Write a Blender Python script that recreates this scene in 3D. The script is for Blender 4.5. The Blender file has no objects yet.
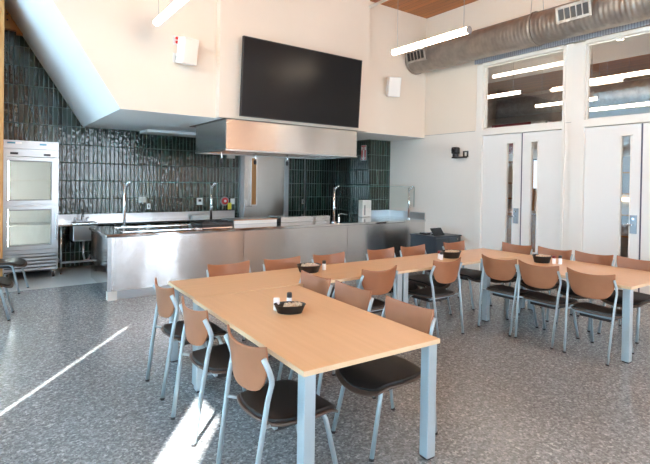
import bpy, bmesh, math, random
from mathutils import Vector, Matrix
random.seed(7)
PI = math.pi
C = bpy.context.scene.collection
scn = bpy.context.scene

# ------------------------------------------------------------------ materials
def mat(name, col=(.8, .8, .8), rough=.5, metal=0., emit=None, estr=0., trans=0., coat=0., spec=.5):
    m = bpy.data.materials.new(name); m.use_nodes = True
    b = m.node_tree.nodes['Principled BSDF']
    b.inputs['Base Color'].default_value = (*col, 1)
    b.inputs['Roughness'].default_value = rough
    b.inputs['Metallic'].default_value = metal
    b.inputs['Specular IOR Level'].default_value = spec
    b.inputs['Transmission Weight'].default_value = trans
    b.inputs['Coat Weight'].default_value = coat
    if emit:
        b.inputs['Emission Color'].default_value = (*emit, 1)
        b.inputs['Emission Strength'].default_value = estr
    return m

def nodes(m):
    nt = m.node_tree
    return nt, nt.nodes, nt.links, nt.nodes['Principled BSDF']

def ramp(N, stops):
    r = N.new('ShaderNodeValToRGB')
    e = r.color_ramp.elements
    while len(e) < len(stops): e.new(.5)
    for el, (p, c) in zip(e, stops):
        el.position = p; el.color = (*c, 1)
    return r

def noisy(m, c1, c2, scale=(1, 1, 1), nscale=5, detail=3, bump=0, lo=.35, hi=.65, dist=.02):
    nt, N, L, b = nodes(m)
    tc = N.new('ShaderNodeTexCoord'); mp = N.new('ShaderNodeMapping'); mp.inputs['Scale'].default_value = scale
    n = N.new('ShaderNodeTexNoise'); n.inputs['Scale'].default_value = nscale; n.inputs['Detail'].default_value = detail
    r = ramp(N, [(lo, c1), (hi, c2)])
    L.new(tc.outputs['Object'], mp.inputs['Vector']); L.new(mp.outputs[0], n.inputs['Vector'])
    L.new(n.outputs['Fac'], r.inputs[0]); L.new(r.outputs[0], b.inputs['Base Color'])
    if bump:
        bp = N.new('ShaderNodeBump'); bp.inputs['Strength'].default_value = bump; bp.inputs['Distance'].default_value = dist
        L.new(n.outputs['Fac'], bp.inputs['Height']); L.new(bp.outputs[0], b.inputs['Normal'])
    return m

M = {}
M['wall'] = noisy(mat('painted_wall', rough=.75), (.79, .69, .575), (.82, .72, .605), nscale=.7)  # peach tone: warm light on the white walls put into the colour
M['wall_panel'] = noisy(mat('painted_panel', rough=.6), (.78, .73, .665), (.81, .76, .695), nscale=.7)
M['soffit'] = mat('soffit_white', (.88, .89, .88), .7)
M['frame'] = mat('frame_white', (.79, .75, .69), .45)
M['door'] = mat('door_white', (.78, .755, .72), .45)
M['seam'] = mat('seam_dark', (.10, .09, .13), .6)
M['dark'] = mat('dark_plastic', (.018, .018, .02), .4)
M['black'] = mat('black_gloss', (.008, .009, .011), .30, spec=.25)
M['shade'] = mat('roller_shade_fabric', (.72, .76, .78), .9)
M['white'] = mat('white_plastic', (.80, .79, .76), .4)
M['grey'] = mat('grey_plastic', (.3, .3, .3), .5)
M['red'] = mat('red_plastic', (.62, .03, .03), .4)
M['yellow'] = mat('yellow_plastic', (.85, .65, .03), .5)
M['blue'] = mat('blue_print', (.05, .28, .42), .5)
M['tube'] = noisy(mat('silver_powder_coat', rough=.38, metal=.35), (.34, .42, .46), (.38, .46, .50), nscale=3)
M['leg'] = noisy(mat('silver_table_leg', rough=.35, metal=.3), (.37, .45, .49), (.41, .49, .53), nscale=3)
M['back'] = noisy(mat('brown_shell', rough=.42), (.31, .125, .058), (.35, .143, .068), nscale=6)
M['pad'] = noisy(mat('black_upholstery', rough=.55), (.008, .008, .009), (.013, .013, .014), nscale=200)
M['cab'] = mat('navy_black_laminate', (.022, .032, .045), .35)
M['orange_wood'] = None

def wood(name, c1, c2, axis, plank=0, rough=.45):
    m = mat(name, rough=rough)
    nt, N, L, b = nodes(m)
    tc = N.new('ShaderNodeTexCoord'); mp = N.new('ShaderNodeMapping')
    s = [14, 14, 14]; s[axis] = .9
    mp.inputs['Scale'].default_value = s
    n = N.new('ShaderNodeTexNoise'); n.inputs['Scale'].default_value = 1.6; n.inputs['Detail'].default_value = 4; n.inputs['Distortion'].default_value = .4
    r = ramp(N, [(.3, c1), (.7, c2)])
    L.new(tc.outputs['Object'], mp.inputs[0]); L.new(mp.outputs[0], n.inputs['Vector']); L.new(n.outputs['Fac'], r.inputs[0])
    out = r.outputs[0]
    if plank:
        sp = N.new('ShaderNodeSeparateXYZ'); L.new(tc.outputs['Object'], sp.inputs[0])
        o = sp.outputs[1 if axis == 0 else 0]
        md = N.new('ShaderNodeMath'); md.operation = 'MULTIPLY'; md.inputs[1].default_value = 1 / plank; L.new(o, md.inputs[0])
        fr = N.new('ShaderNodeMath'); fr.operation = 'FRACT'; L.new(md.outputs[0], fr.inputs[0])
        gt = N.new('ShaderNodeMath'); gt.operation = 'GREATER_THAN'; gt.inputs[1].default_value = .06; L.new(fr.outputs[0], gt.inputs[0])
        fl = N.new('ShaderNodeMath'); fl.operation = 'FLOOR'; L.new(md.outputs[0], fl.inputs[0])
        wn = N.new('ShaderNodeTexWhiteNoise'); wn.noise_dimensions = '1D'; L.new(fl.outputs[0], wn.inputs['W'])
        mr = N.new('ShaderNodeMapRange'); mr.inputs[3].default_value = .75; mr.inputs[4].default_value = 1.1; L.new(wn.outputs[0], mr.inputs[0])
        mu = N.new('ShaderNodeMath'); mu.operation = 'MULTIPLY'; L.new(mr.outputs[0], mu.inputs[0]); L.new(gt.outputs[0], mu.inputs[1])
        ad = N.new('ShaderNodeMath'); ad.operation = 'MAXIMUM'; ad.inputs[1].default_value = .25; L.new(mu.outputs[0], ad.inputs[0])
        mx = N.new('ShaderNodeVectorMath'); mx.operation = 'SCALE'; L.new(out, mx.inputs[0]); L.new(ad.outputs[0], mx.inputs['Scale'])
        out = mx.outputs[0]
    L.new(out, b.inputs['Base Color'])
    return m
M['ceil_wood'] = wood('cedar_ceiling', (.44, .14, .03), (.56, .20, .05), 1, .14)
M['post_wood'] = wood('fir_post', (.55, .24, .07), (.66, .32, .11), 2)
M['panel_wood'] = wood('fir_panelling', (.45, .20, .08), (.55, .27, .11), 2)
M['shelf_wood'] = wood('shelf_wood', (.40, .17, .05), (.50, .24, .08), 2)
M['maple'] = wood('maple_laminate', (.66, .41, .225), (.71, .455, .26), 0, rough=.33)
M['maple_y'] = wood('maple_laminate_y', (.66, .41, .225), (.71, .455, .26), 1, rough=.33)
M['edge'] = mat('maple_edge_band', (.72, .53, .33), .45)

def floor_mat():
    m = mat('speckled_floor', rough=.24, spec=.5)
    nt, N, L, b = nodes(m)
    tc = N.new('ShaderNodeTexCoord')
    v = N.new('ShaderNodeTexVoronoi'); v.inputs['Scale'].default_value = 75; v.inputs['Randomness'].default_value = 1
    s1 = N.new('ShaderNodeSeparateColor')
    n1 = N.new('ShaderNodeTexNoise'); n1.inputs['Scale'].default_value = 28; n1.inputs['Detail'].default_value = 5; n1.inputs['Roughness'].default_value = .75
    ad = N.new('ShaderNodeMath'); ad.operation = 'MULTIPLY_ADD'; ad.inputs[1].default_value = .45
    r1 = ramp(N, [(.38, (.115, .125, .13)), (.66, (.195, .21, .22)), (.92, (.32, .34, .35)), (1, (.48, .50, .51))])
    n2 = N.new('ShaderNodeTexNoise'); n2.inputs['Scale'].default_value = .8; n2.inputs['Detail'].default_value = 3
    r2 = ramp(N, [(.3, (.9, .9, .9)), (.7, (1.05, 1.05, 1.05))])
    mx = N.new('ShaderNodeMix'); mx.data_type = 'RGBA'; mx.blend_type = 'MULTIPLY'; mx.inputs[0].default_value = 1
    for n in (v, n1, n2): L.new(tc.outputs['Object'], n.inputs['Vector'])
    L.new(v.outputs['Color'], s1.inputs[0]); L.new(s1.outputs[0], ad.inputs[0]); L.new(n1.outputs['Fac'], ad.inputs[2])
    L.new(ad.outputs[0], r1.inputs[0]); L.new(n2.outputs['Fac'], r2.inputs[0])
    L.new(r1.outputs[0], mx.inputs['A']); L.new(r2.outputs[0], mx.inputs['B']); L.new(mx.outputs['Result'], b.inputs['Base Color'])
    return m
M['floor'] = floor_mat()
M['kitchen_floor'] = noisy(mat('kitchen_epoxy_floor', rough=.3), (.48, .49, .49), (.56, .57, .57), nscale=60)

def tile_mat():
    m = mat('glazed_green_tile', rough=.045, spec=.8)
    nt, N, L, b = nodes(m)
    tc = N.new('ShaderNodeTexCoord'); sp = N.new('ShaderNodeSeparateXYZ'); L.new(tc.outputs['Object'], sp.inputs[0])
    ax = N.new('ShaderNodeMath'); ax.operation = 'ADD'; L.new(sp.outputs[0], ax.inputs[0]); L.new(sp.outputs[1], ax.inputs[1])
    def cell(src, size, off):
        a = N.new('ShaderNodeMath'); a.operation = 'ADD'; a.inputs[1].default_value = off; L.new(src, a.inputs[0])
        d = N.new('ShaderNodeMath'); d.operation = 'DIVIDE'; d.inputs[1].default_value = size; L.new(a.outputs[0], d.inputs[0])
        f = N.new('ShaderNodeMath'); f.operation = 'FLOOR'; L.new(d.outputs[0], f.inputs[0])
        r = N.new('ShaderNodeMath'); r.operation = 'FRACT'; L.new(d.outputs[0], r.inputs[0])
        # distance to the nearest joint, metres
        q = N.new('ShaderNodeMath'); q.operation = 'SUBTRACT'; q.inputs[0].default_value = 1; L.new(r.outputs[0], q.inputs[1])
        mn = N.new('ShaderNodeMath'); mn.operation = 'MINIMUM'; L.new(r.outputs[0], mn.inputs[0]); L.new(q.outputs[0], mn.inputs[1])
        mm = N.new('ShaderNodeMath'); mm.operation = 'MULTIPLY'; mm.inputs[1].default_value = size; L.new(mn.outputs[0], mm.inputs[0])
        return f.outputs[0], mm.outputs[0]
    cx, dx = cell(ax.outputs[0], .0765, 3.0); cz, dz = cell(sp.outputs[2], .34, 3.12)
    md = N.new('ShaderNodeMath'); md.operation = 'MINIMUM'; L.new(dx, md.inputs[0]); L.new(dz, md.inputs[1])
    gr = N.new('ShaderNodeMath'); gr.operation = 'LESS_THAN'; gr.inputs[1].default_value = .0042; L.new(md.outputs[0], gr.inputs[0])
    cb = N.new('ShaderNodeCombineXYZ'); L.new(cx, cb.inputs[0]); L.new(cz, cb.inputs[1])
    wn = N.new('ShaderNodeTexWhiteNoise'); wn.noise_dimensions = '3D'; L.new(cb.outputs[0], wn.inputs['Vector'])
    rc = ramp(N, [(0, (.006, .020, .013)), (.5, (.010, .028, .019)), (1, (.018, .042, .029))]); L.new(wn.outputs['Value'], rc.inputs[0])
    mx = N.new('ShaderNodeMix'); mx.data_type = 'RGBA'; mx.inputs['B'].default_value = (.10, .15, .135, 1)
    L.new(gr.outputs[0], mx.inputs['Factor']); L.new(rc.outputs[0], mx.inputs['A']); L.new(mx.outputs['Result'], b.inputs['Base Color'])
    # handmade surface: soft waves, a random lean per tile, and rounded edges
    nz = N.new('ShaderNodeTexNoise'); nz.inputs['Scale'].default_value = 11; nz.inputs['Detail'].default_value = 2; nz.inputs['Roughness'].default_value = .55
    off = N.new('ShaderNodeVectorMath'); off.operation = 'MULTIPLY_ADD'; off.inputs[1].default_value = (5, 5, 5)
    L.new(wn.outputs['Color'], off.inputs[0]); L.new(tc.outputs['Object'], off.inputs[2]); st = N.new('ShaderNodeVectorMath'); st.operation = 'MULTIPLY'; st.inputs[1].default_value = (1.4, 1.4, 1.15); L.new(off.outputs[0], st.inputs[0]); L.new(st.outputs[0], nz.inputs['Vector'])
    rd = N.new('ShaderNodeMapRange'); rd.inputs[1].default_value = 0; rd.inputs[2].default_value = .014; rd.interpolation_type = 'SMOOTHSTEP'; L.new(md.outputs[0], rd.inputs[0])
    hm = N.new('ShaderNodeMath'); hm.operation = 'MULTIPLY'; hm.inputs[1].default_value = .8; L.new(nz.outputs['Fac'], hm.inputs[0])
    h1 = N.new('ShaderNodeMath'); h1.operation = 'MULTIPLY_ADD'; h1.inputs[1].default_value = .25; L.new(rd.outputs[0], h1.inputs[0]); L.new(hm.outputs[0], h1.inputs[2])
    bp = N.new('ShaderNodeBump'); bp.inputs['Strength'].default_value = 1; bp.inputs['Distance'].default_value = .010
    L.new(h1.outputs[0], bp.inputs['Height']); L.new(bp.outputs[0], b.inputs['Normal'])
    rr = N.new('ShaderNodeMapRange'); rr.inputs[3].default_value = .09; rr.inputs[4].default_value = .6; L.new(gr.outputs[0], rr.inputs[0]); L.new(rr.outputs[0], b.inputs['Roughness'])
    return m
M['tile'] = tile_mat()

def steel(name, col, rough, aniso=.85, wob=.0, horiz=True):
    m = mat(name, col, rough, 1.)
    nt, N, L, b = nodes(m)
    if aniso:
        b.inputs['Anisotropic'].default_value = aniso
        t = N.new('ShaderNodeTangent'); t.direction_type = 'RADIAL'; t.axis = 'Z'
        L.new(t.outputs[0], b.inputs['Tangent'])
        b.inputs['Anisotropic Rotation'].default_value = .25
    tc = N.new('ShaderNodeTexCoord'); mp = N.new('ShaderNodeMapping'); mp.inputs['Scale'].default_value = (1.1, 1.1, .35)
    n = N.new('ShaderNodeTexNoise'); n.inputs['Scale'].default_value = 1.6; n.inputs['Detail'].default_value = 1
    bp = N.new('ShaderNodeBump'); bp.inputs['Strength'].default_value = wob; bp.inputs['Distance'].default_value = .05
    L.new(tc.outputs['Object'], mp.inputs[0]); L.new(mp.outputs[0], n.inputs['Vector']); L.new(n.outputs['Fac'], bp.inputs['Height']); L.new(bp.outputs[0], b.inputs['Normal'])
    mp2 = N.new('ShaderNodeMapping'); mp2.inputs['Scale'].default_value = (1, 1, 120)
    n2 = N.new('ShaderNodeTexNoise'); n2.inputs['Scale'].default_value = 3; L.new(tc.outputs['Object'], mp2.inputs[0]); L.new(mp2.outputs[0], n2.inputs['Vector'])
    r = ramp(N, [(.3, tuple(c * .93 for c in col)), (.7, col)]); L.new(n2.outputs['Fac'], r.inputs[0]); L.new(r.outputs[0], b.inputs['Base Color'])
    return m
M['steel'] = steel('brushed_steel', (.74, .73, .72), .25, wob=.3)
M['hood_steel'] = steel('hood_steel', (.70, .68, .66), .26, wob=.15)
M['steel_top'] = mat('steel_counter', (.64, .65, .65), .09, 1.)
M['steel_plain'] = mat('steel_plain', (.54, .56, .57), .30, 1.)
M['lock_metal'] = mat('lock_metal', (.33, .38, .42), .35, .7)
M['grey_frame'] = mat('grey_painted_frame', (.42, .44, .45), .4, .3)
M['dark_red'] = mat('dark_red_cap', (.22, .02, .02), .4)
M['chrome'] = mat('chrome', (.80, .82, .84), .15, 1.)
M['steel_dark'] = mat('dark_filter_steel', (.12, .11, .10), .5, .8)

def duct_mat():
    m = mat('galvanised_duct', (.42, .38, .34), .5, .8)
    nt, N, L, b = nodes(m)
    tc = N.new('ShaderNodeTexCoord'); w = N.new('ShaderNodeTexWave'); w.wave_type = 'BANDS'; w.bands_direction = 'Y'
    w.inputs['Scale'].default_value = 4.5; w.inputs['Distortion'].default_value = .6; w.inputs['Detail Scale'].default_value = .4
    bp = N.new('ShaderNodeBump'); bp.inputs['Strength'].default_value = .5; bp.inputs['Distance'].default_value = .010
    L.new(tc.outputs['Object'], w.inputs['Vector']); L.new(w.outputs['Fac'], bp.inputs['Height']); L.new(bp.outputs[0], b.inputs['Normal'])
    n = N.new('ShaderNodeTexNoise'); n.inputs['Scale'].default_value = 7; r = ramp(N, [(.3, (.36, .33, .30)), (.7, (.50, .46, .42))])
    L.new(tc.outputs['Object'], n.inputs['Vector']); L.new(n.outputs['Fac'], r.inputs[0]); L.new(r.outputs[0], b.inputs['Base Color'])
    return m
M['duct'] = duct_mat()
def ribbed():
    m = mat('ribbed_deck', (.42, .43, .45), .5)
    nt, N, L, b = nodes(m)
    tc = N.new('ShaderNodeTexCoord'); w = N.new('ShaderNodeTexWave'); w.wave_type = 'BANDS'; w.bands_direction = 'Y'; w.inputs['Scale'].default_value = 8
    r = ramp(N, [(.2, (.30, .31, .33)), (.6, (.46, .47, .50))]); L.new(tc.outputs['Object'], w.inputs['Vector']); L.new(w.outputs['Fac'], r.inputs[0]); L.new(r.outputs[0], b.inputs['Base Color'])
    return m
M['ribbed'] = ribbed()
def glass(name, tint=(1, 1, 1), refl=.06, top=.5):
    m = bpy.data.materials.new(name); m.use_nodes = True
    N = m.node_tree.nodes; L = m.node_tree.links; N.clear()
    o = N.new('ShaderNodeOutputMaterial'); t = N.new('ShaderNodeBsdfTransparent'); t.inputs[0].default_value = (*tint, 1)
    g = N.new('ShaderNodeBsdfGlossy'); g.inputs['Roughness'].default_value = .02
    lw = N.new('ShaderNodeLayerWeight'); lw.inputs[0].default_value = .25
    mr = N.new('ShaderNodeMapRange'); mr.inputs[3].default_value = refl; mr.inputs[4].default_value = top; L.new(lw.outputs['Facing'], mr.inputs[0])
    mx = N.new('ShaderNodeMixShader'); L.new(mr.outputs[0], mx.inputs[0]); L.new(t.outputs[0], mx.inputs[1]); L.new(g.outputs[0], mx.inputs[2]); L.new(mx.outputs[0], o.inputs[0])
    return m
M['glass'] = glass('window_glass')
M['clear'] = glass('guard_glass', (.96, .985, .98), .0, .03)
M['glass_edge'] = mat('glass_edge_teal', (.10, .28, .26), .15)
M['tube_light'] = mat('lamp_diffuser', (.9, .9, .9), .5, emit=(1, .80, .58), estr=26)
M['next_light'] = mat('next_room_lamp', (.9, .9, .9), .5, emit=(1, .84, .66), estr=9)
M['light_body'] = mat('lamp_end_cap', (.35, .35, .36), .4, .5)
M['salt'] = mat('white_shaker', (.85, .85, .86), .3)
M['kraft'] = noisy(mat('tan_packets', rough=.8), (.55, .36, .22), (.75, .58, .42), nscale=90, lo=.4, hi=.6)
M['wire'] = mat('dark_wire', (.03, .03, .03), .4, .6)
M['red_sign'] = mat('maroon_sign', (.33, .04, .06), .6)
M['warm_led'] = mat('warm_bulb', (1, .8, .5), .5, emit=(1, .75, .4), estr=8)
M['cooler_fill_glow'] = mat('cooler_fill_glow', (1, 1, 1), .5, emit=(.85, 1, .97), estr=90)  # glow added to brighten the refrigerator interior
M['screen'] = mat('lit_screen', (.1, .1, .1), .3, emit=(.75, .85, .95), estr=1.3)

# ------------------------------------------------------------------ mesh helpers
def obj(name, bm, m, parent=None, smooth=False, bevel=0, loc=None):
    me = bpy.data.meshes.new(name)
    bmesh.ops.recalc_face_normals(bm, faces=bm.faces)
    bm.to_mesh(me); bm.free()
    for mm in (m if isinstance(m, (list, tuple)) else [m]): me.materials.append(mm)
    if smooth:
        for p in me.polygons: p.use_smooth = True
    o = bpy.data.objects.new(name, me); C.objects.link(o)
    if parent: o.parent = parent
    if loc: o.location = loc
    if bevel:
        b = o.modifiers.new('bevel', 'BEVEL'); b.width = bevel; b.segments = 2; b.limit_method = 'ANGLE'
    return o

def bx(bm, x0, x1, y0, y1, z0, z1, mi=0, mtx=None):
    vs = [bm.verts.new((x, y, z)) for x in (x0, x1) for y in (y0, y1) for z in (z0, z1)]
    if mtx:
        for v in vs: v.co = mtx @ v.co
    for f in ((0, 1, 3, 2), (4, 6, 7, 5), (0, 4, 5, 1), (2, 3, 7, 6), (0, 2, 6, 4), (1, 5, 7, 3)):
        fa = bm.faces.new([vs[i] for i in f]); fa.material_index = mi
    return vs

def box(*a, **k):
    bm = bmesh.new(); bx(bm, *a, **k); return bm

def boxes(lst):
    bm = bmesh.new()
    for a in lst: bx(bm, *a)
    return bm

def tube(bm, pts, r, seg=10, ry=None, caps=True, mi=0):
    """swept tube through pts; r may be a list; ry flattens it sideways"""
    pts = [Vector(p) for p in pts]; n = len(pts); rings = []
    prev = None
    for i, p in enumerate(pts):
        d = (pts[min(i + 1, n - 1)] - pts[max(i - 1, 0)]).normalized()
        up = Vector((0, 1, 0)) if abs(d.y) < .9 else Vector((0, 0, 1))
        if prev is not None: up = prev
        a = (up - d * up.dot(d)).normalized(); b = d.cross(a); prev = a
        rr = r[i] if isinstance(r, (list, tuple)) else r
        r2 = rr if ry is None else ry
        rings.append([bm.verts.new(p + a * (r2 * math.cos(2 * PI * k / seg)) + b * (rr * math.sin(2 * PI * k / seg))) for k in range(seg)])
    for i in range(n - 1):
        for k in range(seg):
            f = bm.faces.new((rings[i][k], rings[i][(k + 1) % seg], rings[i + 1][(k + 1) % seg], rings[i + 1][k])); f.material_index = mi
    if caps:
        for rg in (rings[0], rings[-1]): f = bm.faces.new(rg); f.material_index = mi
    return bm

def tb(pts, r, **k): return tube(bmesh.new(), pts, r, **k)

def lathe(prof, seg=24, c=(0, 0, 0)):
    bm = bmesh.new(); rings = []
    for r, z in prof:
        rings.append([bm.verts.new((c[0] + r * math.cos(2 * PI * k / seg), c[1] + r * math.sin(2 * PI * k / seg), c[2] + z)) for k in range(seg)])
    for i in range(len(rings) - 1):
        for k in range(seg):
            bm.faces.new((rings[i][k], rings[i][(k + 1) % seg], rings[i + 1][(k + 1) % seg], rings[i + 1][k]))
    bm.faces.new(rings[0]); bm.faces.new(rings[-1])
    return bm

def prism_y(poly, y0, y1):
    bm = bmesh.new()
    a = [bm.verts.new((x, y0, z)) for x, z in poly]; b = [bm.verts.new((x, y1, z)) for x, z in poly]
    n = len(poly)
    bm.faces.new(a); bm.faces.new(b[::-1])
    for i in range(n): bm.faces.new((a[i], a[(i + 1) % n], b[(i + 1) % n], b[i]))
    return bm

def thing(name, label, cat, loc=(0, 0, 0), rz=0, group=None):
    o = bpy.data.objects.new(name, None); C.objects.link(o); o.empty_display_size = .1
    o.location = loc; o.rotation_euler = (0, 0, rz); o['label'] = label; o['category'] = cat
    if group: o['group'] = group
    return o

def tag(o, label, cat, group=None):
    o['label'] = label; o['category'] = cat
    if group: o['group'] = group
    return o

def struct(name, bm, m, parent=None, smooth=False, bevel=0):
    o = obj(name, bm, m, parent, smooth, bevel)
    if parent is None: o['kind'] = 'structure'
    return o

def dup(o, parent=None):
    c = o.copy(); C.objects.link(c)
    if parent: c.parent = parent
    for ch in list(o.children): dup(ch, c)
    return c

def text_bm(s, size, m, name, parent, loc, rot, depth=.001):
    cu = bpy.data.curves.new(name, 'FONT'); cu.body = s; cu.size = size; cu.extrude = depth; cu.align_x = 'CENTER'; cu.align_y = 'CENTER'
    t = bpy.data.objects.new('tmp', cu); C.objects.link(t)
    dg = bpy.context.evaluated_depsgraph_get(); me = bpy.data.meshes.new_from_object(t.evaluated_get(dg))
    bpy.data.objects.remove(t)
    me.materials.clear(); me.materials.append(m)
    o = bpy.data.objects.new(name, me); C.objects.link(o); o.parent = parent; o.location = loc; o.rotation_euler = rot
    return o

# ------------------------------------------------------------------ room dimensions
XD, YB, YA, ZC = 7.73, 7.07, 10.10, 5.23     # door wall, bulkhead face, alcove back wall, ceiling
XL, YR, ZS = -1.8, -5.0, 2.67                # window wall (left), wall behind the camera, kitchen soffit height

struct('floor', box(XL - .3, XD + .15, YR - .3, YA + .2, -.12, 0), M['floor'])
struct('ceiling', box(XL - .3, XD + .15, YR - .3, YA + .2, ZC, ZC + .15), M['ceil_wood'])

# kitchen bulkhead with its sloping left end, and the wall box that carries the screen
sl = lambda z: 1.555 - (z - ZS) * .638
b_ = prism_y([(sl(ZS), ZS), (XD, ZS), (XD, ZC), (sl(ZC), ZC)], YB, YA)
struct('wall_bulkhead', b_, M['wall'])
struct('ceiling_soffit', prism_y([(sl(ZS) + .0, ZS - .004), (XD - .001, ZS - .004), (XD - .001, ZS), (sl(ZS) + .001, ZS)], YB + .004, YA - .001), M['soffit'])
struct('ceiling_slope', prism_y([(sl(ZS), ZS - .004), (sl(ZS) + .001, ZS), (sl(ZC) + .001, ZC), (sl(ZC) - .006, ZC)], YB + .004, YA - .001), M['soffit'])
struct('trim_soffit_drop', box(2.60, 6.0, 9.55, YA, ZS - .055, ZS - .004), M['soffit'])
struct('wall_screen_box', box(2.96, 5.99, 6.93, YB + .01, ZS, ZC), M['wall'])

struct('wall_tile', box(.2, XD, YA, YA + .15, 0, ZC + .2), M['tile'])
struct('wall_tile_pier', box(7.09, XD - .016, 8.13, 8.82, 0, ZS - .005), M['tile'])
struct('wall_tile_return', box(XD - .015, XD, 8.13, YA, 0, ZS), M['tile'])
struct('trim_tile_strip', box(6.63, 6.665, YA - .012, YA, 0, ZS), M['steel_plain'])
struct('trim_glulam', boxes([(.262, .47, 9.98, YA, 4.27, ZC), (.47, .63, 9.98, YA, 4.21, ZC)]), M['post_wood'])
bm = bmesh.new()
for k in range(4):
    tube(bm, [(.335, 9.98, 4.42 + k * .1), (.335, 9.96, 4.42 + k * .1)], .014, 8)
struct('trim_bolts', bm, M['dark'])
struct('trim_post', box(-.12, .258, 8.75, YA + .15, 0, ZC), M['post_wood'], bevel=.006)

# left window wall, unseen: bays with roller shades added so their gaps cast sun slits
WH = 2.9
struct('wall_left', boxes([(XL - .15, XL, YR, 8.75, WH, WH + .12), (XL - .15, XL, YR, 8.75, 4.95, ZC), (XL - .15, XL, YR, 8.75, 0, .06), (XL - .15, XL, 8.7, 8.9, 0, ZC), (XL - .15, -.1, 8.76, 8.9, 0, ZC)]), M['wall'])
def shade_mat():
    m = bpy.data.materials.new('shade_fabric'); m.use_nodes = True
    N = m.node_tree.nodes; L = m.node_tree.links; N.clear()
    o = N.new('ShaderNodeOutputMaterial'); d = N.new('ShaderNodeBsdfDiffuse'); d.inputs[0].default_value = (.70, .74, .76, 1)
    t = N.new('ShaderNodeBsdfTranslucent'); t.inputs[0].default_value = (.58, .70, .76, 1)
    mx = N.new('ShaderNodeMixShader'); mx.inputs[0].default_value = .50
    L.new(d.outputs[0], mx.inputs[1]); L.new(t.outputs[0], mx.inputs[2]); L.new(mx.outputs[0], o.inputs[0]); return m
M['shade_cloth'] = shade_mat()
shade_bays = [(-4.95, -1.05), (-.62, 1.51), (1.57, 5.2), (5.2, 8.7)]
for k, (a, b) in enumerate(shade_bays):
    w = thing('window_%d' % (k + 1), 'unseen tall side window with an added roller shade drawn', 'window', (XL, (a + b) / 2, 0)); w['kind'] = 'structure'
    for kk in ('label', 'category'): del w[kk]
    h = (b - a) / 2
    obj('added_roller_shade', box(-.02, -.016, -h, h, .06, WH), M['shade_cloth'], w)
    obj('window_pane', box(-.11, -.104, -h, h, .06, WH), M['glass'], w)
    if k in (0, 2, 3):  # unseen upper row of shades added for more soft light
        hh = {0: (-4.95, 0), 2: (0, 4.4), 3: (4.4, 8.7)}[k]; q0, q1 = hh[0] - (a + b) / 2, hh[1] - (a + b) / 2
        obj('added_roller_shade', box(-.02, -.016, q0, q1, WH + .12, 4.95), M['shade_cloth'], w)
        obj('window_pane', box(-.11, -.104, q0, q1, WH + .12, 4.95), M['glass'], w)
    n = 3
    obj('window_frame', boxes([(-.13, -.08, -h + 2 * h * j / n - .025, -h + 2 * h * j / n + .025, .06, WH) for j in range(1, n)]), M['frame'], w)

# wall behind the camera with its windows
wins = [(2.9, 4.0), (5.0, 6.6)]
segs = []; x = XL
for a, b in wins: segs.append((x, a, YR - .15, YR, 0, 3.9)); x = b
segs.append((x, XD, YR - .15, YR, 0, 3.9)); segs.append((XL - .15, XD, YR - .15, YR, 3.9, ZC))
struct('wall_rear', boxes(segs), M['panel_wood'])
for k, (a, b) in enumerate(wins):
    f = struct('window_%d' % (k + 5), boxes([(a, a + .06, YR - .12, YR + .02, 0, 3.9), (b - .06, b, YR - .12, YR + .02, 0, 3.9), (a, b, YR - .12, YR + .02, 0, .1), (a, b, YR - .12, YR + .02, 3.8, 3.9), ((a + b) / 2 - .03, (a + b) / 2 + .03, YR - .12, YR + .02, .1, 3.8)]), M['frame'])
    obj('window_pane', box(a + .06, b - .06, YR - .06, YR - .054, .1, 3.8), M['glass'], f)

# ------------------------------------------------------------------ door wall: two framed double doors under interior windows
D1 = dict(y0=4.07, y1=5.61); D2 = dict(y0=2.10, y1=3.716)
T = .14
W_ = []
W_.append((XD, XD + T, 5.74, YA + .15, 0, ZC))                 # left of the first door, up to the kitchen
W_.append((XD, XD + T, 3.92, 4.03, 0, 3.99))                 # pier between the doors
W_.append((XD, XD + T, 1.3, 5.74, 4.0, ZC))                    # above the interior windows
W_.append((XD, XD + T, .6, 1.95, 0, 4.0))
struct('wall_right', boxes(W_), M['wall_panel'])
struct('wall_right_panelled', box(XD, XD + T, YR, .6, 0, ZC), M['panel_wood'])
struct('trim_panel_joint', boxes([(XD - .003, XD, 5.78, YB, 2.712, 2.72), (XD - .002, XD, 3.93, 4.02, 2.712, 2.72)]), M['grey'])
struct('trim_ribbed_band', box(XD - .03, XD, 1.3, 5.8, 4.0, 4.32), M['ribbed'])
struct('wall_upper_warm_light', box(XD - .006, XD, 1.3, YB, 4.32, ZC), M['wall'])  # warmer skin: warm light on the upper wall put into its colour
struct('wall_corner_warm_light', box(XD - .006, XD, 5.76, YB, 2.72, 4.32), M['wall'])  # same warm light painted as a skin beside the bulkhead corner

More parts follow.
